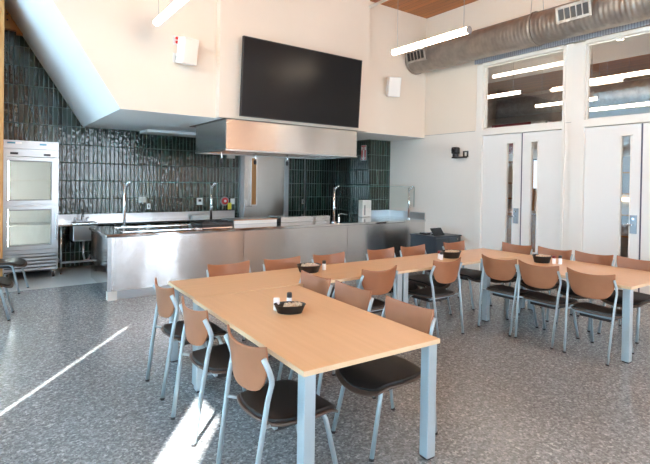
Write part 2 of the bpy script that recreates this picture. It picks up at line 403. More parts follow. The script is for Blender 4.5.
def door_unit(n, y0, y1, frame_y0, frame_y1, gap, lites, levers):
    fx = XD - .02
    fr = [(fx, XD + T, y1, frame_y1, 0, 3.97), (fx, XD + T, frame_y0, y0, 0, 3.97),
          (fx, XD + T, y0, y1, 2.62, 2.735), (fx, XD + T, y0, y1, 3.93, 3.99)]
    f = struct('door_%d_frame' % n, boxes(fr), M['frame'])
    f.name = 'trim_door_frame'
    w = struct('window_%d' % (n + 7), box(XD + .06, XD + .068, y0, y1, 2.735, 3.93), M['glass'])
    obj('glazing_bead', boxes([(XD + .045, XD + .085, y0, y0 + .02, 2.735, 3.93), (XD + .045, XD + .085, y1 - .02, y1, 2.735, 3.93), (XD + .045, XD + .085, y0, y1, 2.735, 2.755), (XD + .045, XD + .085, y0, y1, 3.91, 3.93)]), M['frame'], w)
    for i, (a, b) in enumerate(((gap + .013, y1 - .006), (y0 + .006, gap - .013))):
        l0, l1 = lites[i]
        z0, z1 = .50, 2.46
        d = struct('door_%d' % (2 * n - 1 + i), boxes([(XD + .02, XD + .065, l1, b, .01, 2.61), (XD + .02, XD + .065, a, l0, .01, 2.61), (XD + .02, XD + .065, l0, l1, .01, z0), (XD + .02, XD + .065, l0, l1, z1, 2.61)]), M['door'])
        obj('vision_frame', boxes([(XD + .012, XD + .073, l0, l0 + .018, z0, z1), (XD + .012, XD + .073, l1 - .018, l1, z0, z1), (XD + .012, XD + .073, l0, l1, z0, z0 + .018), (XD + .012, XD + .073, l0, l1, z1 - .018, z1)]), M['frame'], d)
        obj('vision_pane', box(XD + .04, XD + .046, l0 + .01, l1 - .01, z0 + .01, z1 - .01), M['glass'], d)
        if i == 0:
            yl = gap + .085
            p = obj('door_lock_plate', box(XD - .004, XD + .02, yl - .045, yl + .045, 1.0, 1.27), M['lock_metal'], d, bevel=.004)
            obj('door_lever', tb([(XD + .01, yl, 1.13), (XD - .05, yl, 1.13), (XD - .06, yl + .02, 1.13), (XD - .06, yl + .12, 1.125)], .009), M['chrome'], p, smooth=True)
            obj('lock_cylinder', tb([(XD, yl, 1.215), (XD - .012, yl, 1.215)], .018, seg=14), M['chrome'], p)
    struct('trim_meeting_stile', box(XD + .03, XD + .05, gap - .0125, gap + .0125, .01, 2.61), M['seam'])
door_unit(1, 4.07, 5.61, 4.03, 5.74, 4.80, [(4.95, 5.11), (4.49, 4.64)], None)
door_unit(2, 2.10, 3.716, 1.95, 3.92, 2.91, [(3.04, 3.20), (2.60, 2.75)], None)

# ------------------------------------------------------------------ the room beyond the interior windows
struct('floor_next_room', box(XD + .15, 16, -1, 13, -.12, 0), M['floor'])
struct('wall_next_room', boxes([(XD, XD + .15, YA + .15, 13, 0, 5.3), (15.9, 16, -1, 13, 0, 5.3), (XD + .15, 16, 12.9, 13, 0, 5.3), (XD + .15, 16, -1.1, -1, 0, 5.3)]), M['wall_panel'])
struct('ceiling_next_room', box(10.8, 16, -1, 13, 5.0, 5.1), M['ceil_wood'])
struct('ceiling_dropped_next_room', box(XD + .14, 10.8, -1, 13, 4.35, 5.1), M['soffit'])
struct('trim_next_room_post', box(9.9, 10.1, 4.95, 5.15, 0, 4.35), M['post_wood'])
o = tag(obj('air_duct', tb([(12.6, -.9, 3.95), (12.6, 12.8, 3.95)], .27, seg=28), M['duct'], smooth=True), 'round metal duct seen through the interior windows in the next room', 'duct')
for (x, y0, y1, z, lab) in ((8.6, 4.3, 6.0, 3.93, 'bright tube light high under the dropped ceiling, behind the far interior window'),
                            (8.5, 5.31, 7.0, 3.5, 'tube light nearest the left jamb behind the far interior window'),
                            (10.3, 4.7, 6.05, 3.5, 'short thin tube light at lower right behind the far interior window'),
                            (8.5, 2.0, 4.2, 3.5, 'long upper tube light behind the near interior window'),
                            (11.6, 3.6, 5.45, 3.48, 'long lower tube light behind the near interior window'),
                            (13.4, 5.3, 5.95, 3.9, 'small short tube light far back behind the near interior window')):
    t = thing('tube_light', lab, 'light', (x, (y0 + y1) / 2, z), 0, 'tube lights in the next room')
    h = (y1 - y0) / 2
    obj('lamp_diffuser', tb([(0, -h, 0), (0, h, 0)], .035, seg=12), M['next_light'], t, smooth=True)
    obj('end_cap', tb([(0, -h - .01, 0), (0, -h, 0)], .037, seg=12), M['light_body'], t)
    obj('end_cap', tb([(0, h, 0), (0, h + .01, 0)], .037, seg=12), M['light_body'], t)
    top = 4.35 if x < 10.8 else 5.0
    for s in (-1, 1): obj('suspension_wire', tb([(0, s * h * .8, .03), (0, s * h * .8, top - z)], .003, seg=5), M['light_body'], t)
o = tag(obj('downlight', tb([(9.3, 3.88, 4.33), (9.3, 3.88, 4.35)], .06, seg=18), M['next_light']), 'small round downlight in the dropped ceiling of the next room', 'light')

t = thing('wall_sign', 'maroon wall sign with white lettering seen through the far door pane', 'sign', (12.0, 7.95, 2.55))
obj('sign_board', box(0, .03, -.75, .45, 0, .85), M['red_sign'], t)
text_bm('PI', .42, M['white'], 'lettering', t, (-.004, -.15, .60), (PI / 2, 0, -PI / 2))
text_bm('E', .22, M['white'], 'lettering', t, (-.004, -.05, .20), (PI / 2, 0, -PI / 2))
struct('wall_next_room_partition', boxes([(12.03, 12.15, 6.8, 12.9, 0, 3.4)]), M['soffit'])
t = thing('display_shelf', 'open wooden shelf unit in the next room behind the left door pane', 'shelf', (11.7, 7.85, 0))
for z in (.9, 1.3, 1.72, 2.3): obj('shelf_board', box(0, .32, -.8, .8, z, z + .03), M['shelf_wood'], t)
for y in (-.8, .78): obj('side_panel', box(0, .32, y, y + .02, .9, 2.33), M['shelf_wood'], t)
t = thing('service_counter', 'wooden counter with a pale top in the next room behind the far doors', 'counter', (10.6, 6.2, 0))
obj('counter_body', box(0, .6, -1.1, 1.5, 0, 1.0), M['shelf_wood'], t); obj('counter_top', box(-.03, .63, -1.13, 1.53, 1.0, 1.04), M['white'], t)
t = thing('wall_monitor', 'pale lit monitor seen through the second pane of the far doors', 'monitor', (12.0, 6.55, 1.6))
obj('screen', box(-.05, -.02, -.5, .5, 0, .75), M['screen'], t); obj('monitor_housing', box(-.02, .03, -.54, .54, -.04, .79), M['dark'], t)
t = thing('refrigerated_case', 'glass-fronted drinks case in the next room behind the near door pane', 'cabinet', (12.2, 4.75, 0))
obj('case_body', boxes([(.1, .7, -.6, .6, 0, 2.4), (0, .1, -.6, -.5, 0, 2.4), (0, .1, .5, .6, 0, 2.4)]), M['grey'], t)
for z in (.5, 1.0, 1.5, 2.0): obj('shelf_board', box(.0, .1, -.5, .5, z, z + .03), M['shelf_wood'], t)
obj('case_lamp', box(.05, .09, -.45, .45, 1.35, 1.42), M['warm_led'], t)

# ------------------------------------------------------------------ duct, registers, conduit
t = thing('spiral_duct', 'large galvanised round duct running above the doors', 'duct', (7.36, 0, 4.25))
obj('duct_run', tb([(0, -4.9, 0), (0, YB + .0, 0)], .262, seg=48), M['duct'], t, smooth=True)
for y in (YB - .06, 4.33, .6):
    bm = bmesh.new(); tube(bm, [(0, y - .02, 0), (0, y + .02, 0)], .278, 48); obj('duct_collar', bm, M['duct'], t, smooth=False)
for y in (4.33, .6):
    for s in (-1, 1): obj('hanger_wire', tb([(s * .2, y, .18), (s * .1, y, ZC - 4.25)], .004, seg=5), M['light_body'], t)
def register(y, lab):
    r = thing('duct_register', lab, 'vent', (7.36, y, 4.25), 0, 'air registers on the duct')
    c = Matrix.Rotation(math.radians(-14), 4, 'Y')
    bm = bmesh.new(); bx(bm, -.29, -.20, -.24, .24, -.04, .18, 0, c)
    obj('register_box', bm, M['duct'], r, bevel=.005)
    bm = bmesh.new()
    for a in ((-.325, -.31, -.26, .26, .16, .20), (-.325, -.31, -.26, .26, -.04, 0.0), (-.325, -.31, -.26, -.22, 0, .16), (-.325, -.31, .22, .26, 0, .16)): bx(bm, *a, 0, c)
    obj('register_flange', bm, M['duct'], r)
    bm = bmesh.new(); bx(bm, -.313, -.311, -.22, .22, 0, .16, 0, c); obj('register_throat', bm, M['dark'], r)
    bm = bmesh.new()
    for k in range(1, 5): bx(bm, -.322, -.312, -.22 + k * .088 - .008, -.22 + k * .088 + .008, 0, .16, 0, c)
    obj('register_louvres', bm, M['duct'], r)
register(6.72, 'air register on the duct near the kitchen corner'); register(3.58, 'air register on the duct above the pier between the doors')

tag(obj('conduit', tb([(5.995, YB - .02, 5.05), (6.0, 5.5, 5.06), (6.0, 1.5, 5.06)], .028, seg=10), M['frame'], smooth=True), 'white conduit running under the wooden ceiling', 'pipe')

def pendant(x, y0, y1, z, lab, join=None):
    t = thing('pendant_tube_light', lab, 'light', (x, (y0 + y1) / 2, z), 0, 'pendant tube lights over the tables'); h = (y1 - y0) / 2
    j = .0 if join is None else join
    obj('lamp_diffuser', tb([(0, -h, 0), (0, j - .004, 0)], .045, seg=20), M['tube_light'], t, smooth=True)
    obj('lamp_diffuser', tb([(0, j + .004, 0), (0, h, 0)], .045, seg=20), M['tube_light'], t, smooth=True)
    obj('coupling', tb([(0, j - .004, 0), (0, j + .004, 0)], .047, seg=20), M['white'], t)
    obj('end_cap', tb([(0, -h - .02, 0), (0, -h, 0)], .05, seg=20), M['light_body'], t)
    obj('end_cap', tb([(0, h, 0), (0, h + .012, 0)], .047, seg=20), M['white'], t)
    for s in (-1, 1): obj('suspension_wire', tb([(0, s * (h - .08), .045), (0, s * (h - .08), ZC - z)], .004, seg=5), M['light_body'], t)
    return t
pendant(5.39, 4.17, 5.63, 3.8, 'pendant tube light with a dark end cap hanging in front of the round duct', .12)
pendant(1.89, 4.9, 6.55, 3.8, 'pendant tube light cut by the top edge above the left wall speaker')

for x, y in ((1.89, 2.2), (1.89, -.9), (5.39, .9), (5.39, -2.2)):  # unseen pendants added to brighten the room
    pendant(x, y - 1.2, y + 1.2, 3.8, 'added unseen pendant tube light, ' + {(1.89, 2.2): 'over the near table', (1.89, -.9): 'at the rear of the left row', (5.39, .9): 'past the right table', (5.39, -2.2): 'at the rear of the right row'}[(x, y)])
# ------------------------------------------------------------------ kitchen: hood, screen, speakers, wall devices
t = thing('exhaust_hood', 'wide stainless exhaust hood under the wall screen', 'hood', (4.4, 7.5, 0))
X0, X1, Y0, Y1, Z0, Z1 = 3.09 - 4.4, 5.735 - 4.4, 6.95 - 7.5, 8.25 - 7.5, 2.18, 2.655
obj('front_panel', box(X0, X1, Y0, Y0 + .02, Z0, Z1), M['hood_steel'], t, bevel=.003)
obj('side_panel', box(X0, X0 + .02, Y0 + .02, Y1, Z0, Z1), M['hood_steel'], t)
obj('side_panel', box(X1 - .02, X1, Y0 + .02, Y1, Z0, Z1), M['hood_steel'], t)
obj('rear_panel', box(X0 + .02, X1 - .02, Y1 - .02, Y1, Z0, Z1), M['hood_steel'], t)
obj('gutter_lip', boxes([(X0 - .01, X1 + .01, Y0 - .015, Y0 + .05, Z0 - .02, Z0), (X0 - .01, X0 + .05, Y0, Y1, Z0 - .02, Z0), (X1 - .05, X1 + .01, Y0, Y1, Z0 - .02, Z0), (X0, X1, Y1 - .05, Y1, Z0 - .02, Z0)]), M['steel_plain'], t)
obj('filter_bank', boxes([(X0 + .05 + k * .252, X0 + .29 + k * .252, Y0 + .06, Y1 - .06, Z0 + .08, Z0 + .1) for k in range(10)]), M['steel_dark'], t)
obj('top_flashing', box(X0 - .03, X1 + .02, Y0, Y1 + .25, Z1, Z1 + .009), M['steel_dark'], t)
for x in (3.06, 3.66, 4.28):
    h = thing('hanging_hook', {3.06: 'leftmost small hook hanging under the hood edge', 3.66: 'middle small hook hanging under the hood edge', 4.28: 'rightmost small hook hanging under the hood edge'}[x], 'hook', (x + .03, 7.12, 2.16), 0, 'hooks under the hood')
    obj('hook_rod', tb([(0, 0, 0), (0, 0, -.07), (.01, 0, -.10), (0, 0, -.13)], .011, seg=6), M['chrome'], h, smooth=True)
    obj('hook_tip', lathe([(.008, -.12), (.026, -.14), (.024, -.19), (.006, -.20)], 10), M['dark'], h, smooth=True)

t = thing('wall_screen', 'large black flat screen mounted above the steel hood', 'television', (4.46, 6.86, 3.315)); t.rotation_euler = (math.radians(3.6), 0, 0)
t.location = (4.475, 6.84, 3.325)
obj('screen_panel', box(-1.185, 1.185, -.045, -.04, -.605, .605), M['black'], t)
obj('bezel', boxes([(-1.2, 1.2, -.048, 0, .605, .62), (-1.2, 1.2, -.048, 0, -.62, -.605), (-1.2, -1.185, -.048, 0, -.605, .605), (1.185, 1.2, -.048, 0, -.605, .605), (-1.185, 1.185, -.04, 0, -.605, .605)]), M['dark'], t)
obj('mount_bracket', box(-.3, .3, 0, .055, -.25, .25), M['dark'], t)

def speaker(x, z, rot, lab):
    t = thing('wall_speaker', lab, 'speaker', (x, YB, z), 0, 'white wall speakers')
    bm = bmesh.new(); r = Matrix.Translation((0, -.17, 0)) @ Matrix.Rotation(rot[2], 4, 'Z') @ Matrix.Rotation(rot[0], 4, 'X')
    bx(bm, -.125, .125, -.09, .09, -.19, .19, 0, r); obj('speaker_cabinet', bm, M['white'], t, bevel=.015)
    bm = bmesh.new(); bx(bm, -.11, .11, -.096, -.09, -.175, .175, 0, r); obj('speaker_grille', bm, M['frame'], t, bevel=.003)
    obj('bracket', tb([(0, 0, 0), (0, -.1, 0)], .03, seg=10), M['grey'], t)
speaker(2.44, 3.58, (math.radians(10), 0, math.radians(12)), 'white wall speaker left of the screen beside two small devices')
speaker(6.62, 3.60, (math.radians(14), 0, math.radians(-28)), 'white wall speaker right of the screen above the tiled pier')
t = thing('wall_alarm_plate', 'small white plate with two red dots by the left speaker', 'alarm', (2.33, YB, 3.76))
obj('plate', box(-.05, .05, -.02, 0, -.07, .07), M['white'], t, bevel=.004)
for s in (-1, 1): obj('red_lens', tb([(0, -.03, s * .03), (0, -.02, s * .03)], .022, seg=12), M['red'], t)
t = thing('wall_jack_plate', 'small white plate with a dark slot below the red dotted plate', 'wall plate', (2.33, YB, 3.50))
obj('plate', box(-.05, .05, -.012, 0, -.07, .07), M['white'], t, bevel=.003); obj('slot', box(-.013, .013, -.016, -.012, -.03, .03), M['grey'], t)

# steel pass door in the tiled wall
d = struct('door_5', box(4.93, 6.03, YA - .03, YA - .005, .01, 2.4), M['steel'])
obj('door_frame', boxes([(4.83, 4.93, YA - .06, YA, 0, 2.5), (6.03, 6.13, YA - .06, YA, 0, 2.5), (4.93, 6.03, YA - .06, YA, 2.4, 2.5)]), M['grey_frame'], d)
obj('vision_frame', boxes([(5.10, 5.13, YA - .04, YA - .03, 1.1, 2.25), (5.25, 5.28, YA - .04, YA - .03, 1.1, 2.25), (5.13, 5.25, YA - .04, YA - .03, 1.1, 1.13), (5.13, 5.25, YA - .04, YA - .03, 2.22, 2.25)]), M['chrome'], d)
obj('vision_pane', box(5.13, 5.25, YA - .036, YA - .031, 1.13, 2.22), M['post_wood'], d)
p = obj('door_lock_plate', box(4.955, 5.02, YA - .045, YA - .03, .98, 1.25), M['chrome'], d)
obj('door_lever', tb([(4.985, YA - .04, 1.1), (4.985, YA - .09, 1.1), (5.0, YA - .1, 1.1), (5.11, YA - .1, 1.095)], .011), M['chrome'], p, smooth=True)

def plate(name, x, z, w, h, label, cat, m='white', y=YA, d=.02, **k):
    t = thing(name, label, cat, (x, y, z), 0, **k)
    obj('cover_plate', box(-w / 2, w / 2, -d, 0, -h / 2, h / 2), M[m], t, bevel=.003)
    return t
t = plate('wall_outlet', 2.66, 1.27, .15, .12, 'wide white outlet plate on the green tile behind the island', 'outlet')
obj('socket', boxes([(-.045, -.015, -.023, -.02, -.03, .03), (.015, .045, -.023, -.02, -.03, .03)]), M['frame'], t)
t = plate('wall_outlet', 2.79, 1.13, .07, .11, 'lower narrow outlet plate on the green tile', 'outlet', m='steel_plain')
obj('socket', box(-.015, .015, -.023, -.02, -.03, .03), M['dark'], t)
t = plate('thermostat', 3.88, 1.22, .13, .15, 'white controller with a dark display on the green tile', 'thermostat')
obj('display', box(-.03, .035, -.023, -.02, -.01, .045), M['dark'], t)
t = thing('fire_suppression_pull', 'round red emergency pull on the green tile', 'alarm', (4.47, YA, 1.22))
obj('backplate', tb([(0, 0, 0), (0, -.015, 0)], .105, seg=28), M['grey'], t); obj('red_dial', tb([(0, -.015, 0), (0, -.04, 0)], .075, seg=24), M['red'], t)
obj('dial_hub', tb([(0, -.04, 0), (0, -.05, 0)], .03, seg=16), M['white'], t)
tag(obj('tag_card', box(4.53, 4.62, YA - .05, YA - .045, 1.03, 1.18), M['yellow']), 'yellow tag hanging beside the red pull', 'tag')
t = plate('wall_switch', 4.665, 1.21, .10, .13, 'white switch plate right of the red pull', 'switch')
obj('switch_rocker', box(-.018, .018, -.025, -.02, -.035, .035), M['white'], t)
t = plate('fire_strobe', 4.60, 2.245, .18, .10, 'white strobe unit high on the tile left of the steel door', 'alarm', d=.05)
obj('strobe_lens', box(-.03, .03, -.065, -.05, -.03, .03), M['clear'], t)
t = plate('wall_outlet', 6.60, 1.18, .08, .12, 'dark outlet plate on the tile right of the steel door', 'outlet', m='grey')
obj('socket', box(-.015, .015, -.023, -.02, -.03, .03), M['dark'], t)
t = plate('wall_outlet', 7.73, 1.2, .01, .01, 'white outlet plate on the white wall behind the glass guard', 'outlet')
t.location = (XD, 7.55, 1.17); t.rotation_euler = (0, 0, -PI / 2)
for ch in list(t.children): bpy.data.objects.remove(ch)
obj('cover_plate', box(-.04, .04, -.012, 0, -.06, .06), M['white'], t, bevel=.003); obj('socket', box(-.016, .016, -.015, -.012, -.035, .035), M['frame'], t)

# fire extinguisher sign on the side of the tiled pier
t = thing('extinguisher_sign', 'red and white arrow sign on the tiled pier', 'sign', (7.09, 8.33, 2.37))
obj('sign_board', box(-.006, 0, -.09, .09, -.175, .175), M['white'], t)
obj('red_field', boxes([(-.008, -.006, -.078, -.03, -.165, .06), (-.008, -.006, .03, .078, -.165, .06), (-.008, -.006, -.045, .045, .075, .09), (-.008, -.006, -.078, .078, .14, .165)]), M['red'], t)
bm = bmesh.new(); a = [bm.verts.new((-.009, y, z)) for y, z in ((-.075, -.11), (.075, -.11), (0, -.172))]; b = [bm.verts.new((-.0065, v.co.y, v.co.z)) for v in a]
bm.faces.new(a); bm.faces.new(b[::-1]); [bm.faces.new((a[i], a[(i + 1) % 3], b[(i + 1) % 3], b[i])) for i in range(3)]
obj('arrow_head', bm, M['white'], t)
text_bm('FIRE', .045, M['red'], 'lettering', t, (-.0065, 0, .113), (PI / 2, 0, -PI / 2))

t = thing('paper_dispenser', 'white dispenser box standing on the counter by the tiled pier', 'dispenser', (7.0, 8.2, .925))
obj('dispenser_case', box(-.17, .09, -.16, -.02, 0, .37), M['white'], t, bevel=.01); obj('dispenser_slot', box(-.12, -.085, -.166, -.16, .04, .26), M['grey'], t)

# ------------------------------------------------------------------ island
t = thing('serving_island', 'long stainless steel serving island in front of the tiled kitchen', 'kitchen island', (1.4, 7.0, 0))
L_ = XD - 1.4 - .005
obj('front_panel', boxes([(.03, 2.05, .02, .05, .13, .875), (2.055, 4.2, .02, .05, .13, .875), (4.205, L_, .02, .05, .13, .875)]), M['steel'], t)
obj('end_panel', box(.0, .03, .02, 1.24, .13, .875), M['steel_top'], t)
obj('corner_trim', box(-.002, .05, .012, .022, .13, .875), M['steel_plain'], t)
obj('panel_strip', box(.09, .10, .014, .02, .13, .875), M['chrome'], t)
obj('kick_panel', box(.131, L_, .06, .09, 0, .13), M['steel_plain'], t)
obj('corner_foot', box(.01, .13, .03, .15, 0, .13), M['frame'], t)
obj('counter_top', boxes([(-.03, 5.68, -.01, 1.26, .875, .92), (5.68, L_, -.01, 1.125, .875, .92)]), M['steel_top'], t, bevel=.008)
obj('rear_panel', boxes([(.03, 5.68, 1.2, 1.22, .13, .875)]), M['steel_plain'], t)
obj('upstand', boxes([(5.70, 6.323, 1.11, 1.128, .92, 1.06), (L_ - .02, L_, .02, 1.11, .92, 1.06)]), M['steel_plain'], t)
obj('basin_rim', boxes([(.25, 1.95, .25, .27, .92, .926), (.25, 1.95, .95, .97, .92, .926), (.25, .27, .27, .95, .92, .926), (1.93, 1.95, .27, .95, .92, .926)]), M['chrome'], t)

def guard(x0, x1, y, base, top, lab, tail):
    t = thing('glass_guard', lab, 'sneeze guard', (x0, y, base), 0, 'glass guards on the island'); h = top - base; w = x1 - x0
    for x in (0, w):
        p = obj('guard_post', tb([(x, 0, 0), (x, 0, h)], .021, seg=12), M['chrome'], t, smooth=True)
        obj('post_flange', tb([(x, 0, 0), (x, 0, .012)], .05, seg=16), M['chrome'], p)
        obj('clamp', tb([(x, 0, h - .06), (x + .05, -.03, h + .02), (x + .08, -.05, h + .03)], .022, seg=8), M['chrome'], p, smooth=True)
        obj('clamp', tb([(x, 0, h * .42), (x, -.05, h * .42)], .018, seg=8), M['chrome'], p, smooth=True)
    obj('glass_pane', box(.03, w + tail, -.058, -.048, h * .38, h + .03), M['clear'], t)
    obj('glass_edge', boxes([(.03, w + tail, -.0585, -.0475, h + .027, h + .032), (w + tail - .004, w + tail, -.0585, -.0475, h * .38, h + .03)]), M['glass_edge'], t)
    return t
guard(1.865, 3.34, 8.12, .92, 1.61, 'glass guard on two chrome posts on the left half of the island', .10)
guard(5.47, 7.5, 7.28, .92, 1.585, 'glass guard on two chrome posts at the right end of the island', .10)

t = thing('countertop_griddle', 'low steel griddle with a pale front set on the island', 'griddle', (3.56, 7.62, .92))
obj('griddle_body', box(0, .86, .02, .55, 0, .075), M['steel_plain'], t); obj('front_strip', box(.0, .85, 0, .02, .005, .065), M['white'], t); obj('copper_rim', box(-.01, .87, -.005, .0, .07, .085), M['panel_wood'], t)
t = thing('cooktop', 'dark low cooktop left of the griddle on the island', 'cooktop', (2.98, 7.62, .92))
obj('cooktop_body', box(0, .55, 0, .55, 0, .05), M['dark'], t, bevel=.006)
for k in range(2): obj('burner_grate', boxes([(.04 + k * .26, .24 + k * .26, .1, .115, .05, .07), (.04 + k * .26, .24 + k * .26, .4, .415, .05, .07), (.13 + k * .26, .145 + k * .26, .08, .44, .05, .07)]), M['dark'], t)
t = thing('steel_pan_unit', 'raised steel unit with a polished front right of the griddle', 'cooking unit', (4.50, 7.62, .92))
obj('unit_body', box(0, 1.13, 0, .5, 0, .095), M['steel'], t, bevel=.004); obj('unit_lid', box(.02, 1.11, .03, .47, .095, .102), M['steel_top'], t)
t = thing('small_faucet', 'low dark faucet on the island beside the right guard post', 'faucet', (5.95, 7.75, .92))
obj('faucet_body', tb([(0, 0, 0), (0, 0, .05)], .02), M['chrome'], t); obj('spout', tb([(0, 0, .04), (0, 0, .1), (.06, 0, .12), (.22, 0, .09)], .011), M['chrome'], t, smooth=True)

# ------------------------------------------------------------------ back counter, sink and undercounter unit
t = thing('back_counter', 'stainless work counter along the green tile with an open frame below', 'counter', (1.09, 9.4, 0))
obj('counter_top', box(-.02, 3.62, -.02, .69, .84, .875), M['steel_top'], t, bevel=.004); obj('backsplash', box(-.02, 3.62, .67, .695, .875, 1.0), M['steel_plain'], t)
for x, y in ((.03, .02), (.03, .62), (3.5, .02), (3.5, .62)):
    l = obj('leg', tb([(x, y, .03), (x, y, .84)], .02), M['chrome'], t, smooth=True); obj('foot', tb([(x, y, 0), (x, y, .03)], .016), M['dark'], l)
obj('lower_rail', boxes([(.03, .62, .0, .03, .19, .22), (.015, .045, .02, .62, .19, .22)]), M['steel_plain'], t)
obj('sink_bowl', box(.22, .62, .04, .48, .56, .84), M['steel_plain'], t, bevel=.012); obj('sink_rim', boxes([(.20, .64, .02, .04, .875, .882), (.2, .64, .46, .48, .875, .882), (.2, .22, .04, .46, .875, .882), (.62, .64, .04, .46, .875, .882)]), M['chrome'], t)
obj('sink_well', box(.22, .62, .04, .46, .872, .8765), M['steel_dark'], t)
obj('drain_pipe', tb([(.42, .25, .56), (.42, .25, .3), (.44, .25, .2), (.5, .25, .18), (.53, .25, .26), (.56, .4, .28)], .02), M['chrome'], t, smooth=True)
f = thing('sink_faucet', 'short chrome faucet on the wall behind the small sink', 'faucet', (1.52, 9.93, .875))
obj('faucet_body', box(-.1, .1, -.03, .03, 0, .03), M['chrome'], f, bevel=.01); obj('spout', tb([(0, 0, .02), (0, -.02, .12), (0, -.1, .15), (0, -.2, .11)], .012), M['chrome'], f, smooth=True)
for s in (-1, 1): obj('tap_handle', tb([(s * .08, 0, .03), (s * .08, 0, .06), (s * .12, -.03, .075)], .011), M['chrome'], f, smooth=True)
t = thing('glove_box', 'flat white box lying on the back counter', 'box', (3.75, 9.95, .875))
obj('carton', box(-.1, .28, -.06, .06, 0, .05), M['white'], t, bevel=.003); obj('carton_lid', box(-.1, .28, -.062, .062, .045, .055), M['frame'], t)

# ------------------------------------------------------------------ two-door display refrigerator
t = thing('display_refrigerator', 'tall stainless refrigerator with two stacked glass doors', 'refrigerator', (.27, 9.2, 0))
W = .78
obj('cabinet_body', boxes([(0, .04, .03, .8, .2, 2.06), (W - .04, W, .03, .8, .2, 2.06), (0.04, W - .04, .76, .8, .2, 2.06), (0.04, W - .04, .03, .76, .2, .5), (0, W, .03, .8, 2.03, 2.29), (.04, W - .04, .03, .76, 1.21, 1.27)]), M['steel_plain'], t)
obj('liner', boxes([(.04, .05, .05, .75, .5, 2.03), (W - .05, W - .04, .05, .75, .5, 2.03), (.05, W - .05, .745, .76, .5, 2.03)]), M['white'], t)
hd = obj('header_panel', boxes([(0, W, .0, .03, 2.155, 2.29), (0, W, .0, .03, 2.03, 2.135)]), M['steel_plain'], t, bevel=.003)
obj('logo_strip', boxes([(.05, .16, -.003, 0, 2.235, 2.26), (.50, .60, -.003, 0, 2.225, 2.25)]), M['blue'], hd)
obj('logo_plate', boxes([(.16, .25, -.003, 0, 2.232, 2.262), (.60, .70, -.003, 0, 2.222, 2.252)]), M['frame'], hd)
obj('display', boxes([(.09, .20, -.003, 0, 2.06, 2.095), (.56, .66, -.003, 0, 2.05, 2.085)]), M['dark'], hd)
for z0, z1, nm in ((1.25, 2.02, 'u'), (.50, 1.22, 'l')):
    d = obj('door', boxes([(0.0, .05, -.03, .03, z0, z1), (W - .10, W, -.03, .03, z0, z1), (.05, W - .10, -.03, .03, z0, z0 + .06), (.05, W - .10, -.03, .03, z1 - .06, z1)]), M['steel_plain'], t, bevel=.003)
    obj('door_pane', box(.05, W - .10, -.01, 0.0, z0 + .06, z1 - .06), M['glass'], d)
    obj('gasket', boxes([(.05, .065, -.032, -.028, z0 + .06, z1 - .06), (W - .115, W - .10, -.032, -.028, z0 + .06, z1 - .06), (.05, W - .1, -.032, -.028, z0 + .06, z0 + .075), (.05, W - .1, -.032, -.028, z1 - .075, z1 - .06)]), M['grey'], d)
    obj('handle', boxes([(W - .05, W - .02, -.06, -.03, z0 + .15, z1 - .12)]), M['chrome'], d, bevel=.005)
    obj('wire_shelf', boxes([(.05, W - .05, .06, .72, z0 + .38, z0 + .39)]), M['frame'], t)
obj('grille', boxes([(0, W, -.01, .03, .43, .49), (0, .02, -.01, .03, .14, .43), (W - .02, W, -.01, .03, .14, .43)] + [(.02, W - .02, -.015, .03, .15 + k * .058, .185 + k * .058) for k in range(5)]), M['steel_plain'], t)
obj('grille_recess', box(.02, W - .02, .03, .05, .14, .43), M['dark'], t)
obj('added_fill_lamp', boxes([(.06, .075, .05, .06, .56, 1.16), (.06, .075, .05, .06, 1.31, 1.96)]), M['cooler_fill_glow'], t)  # glowing strips added to lighten the dark inside
obj('base_frame', box(.02, W - .02, .05, .78, .12, .2), M['dark'], t)
for x in (.06, W - .06):
    for y in (.08, .72):
        c = obj('caster', tb([(x - .018, y, .055), (x + .018, y, .055)], .055, seg=18), M['dark'], t); obj('caster_fork', box(x - .026, x + .026, y - .02, y + .02, .06, .12), M['chrome'], c)

# ------------------------------------------------------------------ black cabinet by the door wall
t = thing('low_cabinet', 'blue-black low cabinet standing by the white wall at the island end', 'cabinet', (6.9, 5.98, 0))
obj('cabinet_body', box(0, .72, .02, .66, .03, .665), M['cab'], t); obj('cabinet_top', box(-.01, .74, -.005, .67, .665, .69), M['cab'], t, bevel=.003)
for k in range(2):
    d = obj('door', box(.01 + k * .355, .355 + k * .355, 0, .02, .05, .655), M['cab'], t, bevel=.002)
obj('lock', box(.60, .63, -.003, 0, .60, .63), M['chrome'], t); obj('plinth', box(.02, .7, .03, .64, 0, .03), M['dark'], t)
t = thing('tablet_computer', 'black touch tablet tilted up on the low cabinet', 'tablet', (7.2, 6.12, .69))
bm = bmesh.new(); bx(bm, -.20, .10, -.006, .006, 0, .17, 0, Matrix.Rotation(math.radians(-38), 4, 'X')); obj('tablet_screen', bm, M['black'], t, bevel=.002)
obj('tablet_stand', box(-.12, .02, .0, .14, 0, .02), M['dark'], t)
tag(obj('device_box', box(6.98, 7.1, 6.3, 6.48, .69, .725), M['dark'], bevel=.006), 'small black device lying behind the tablet on the low cabinet', 'electronic device')

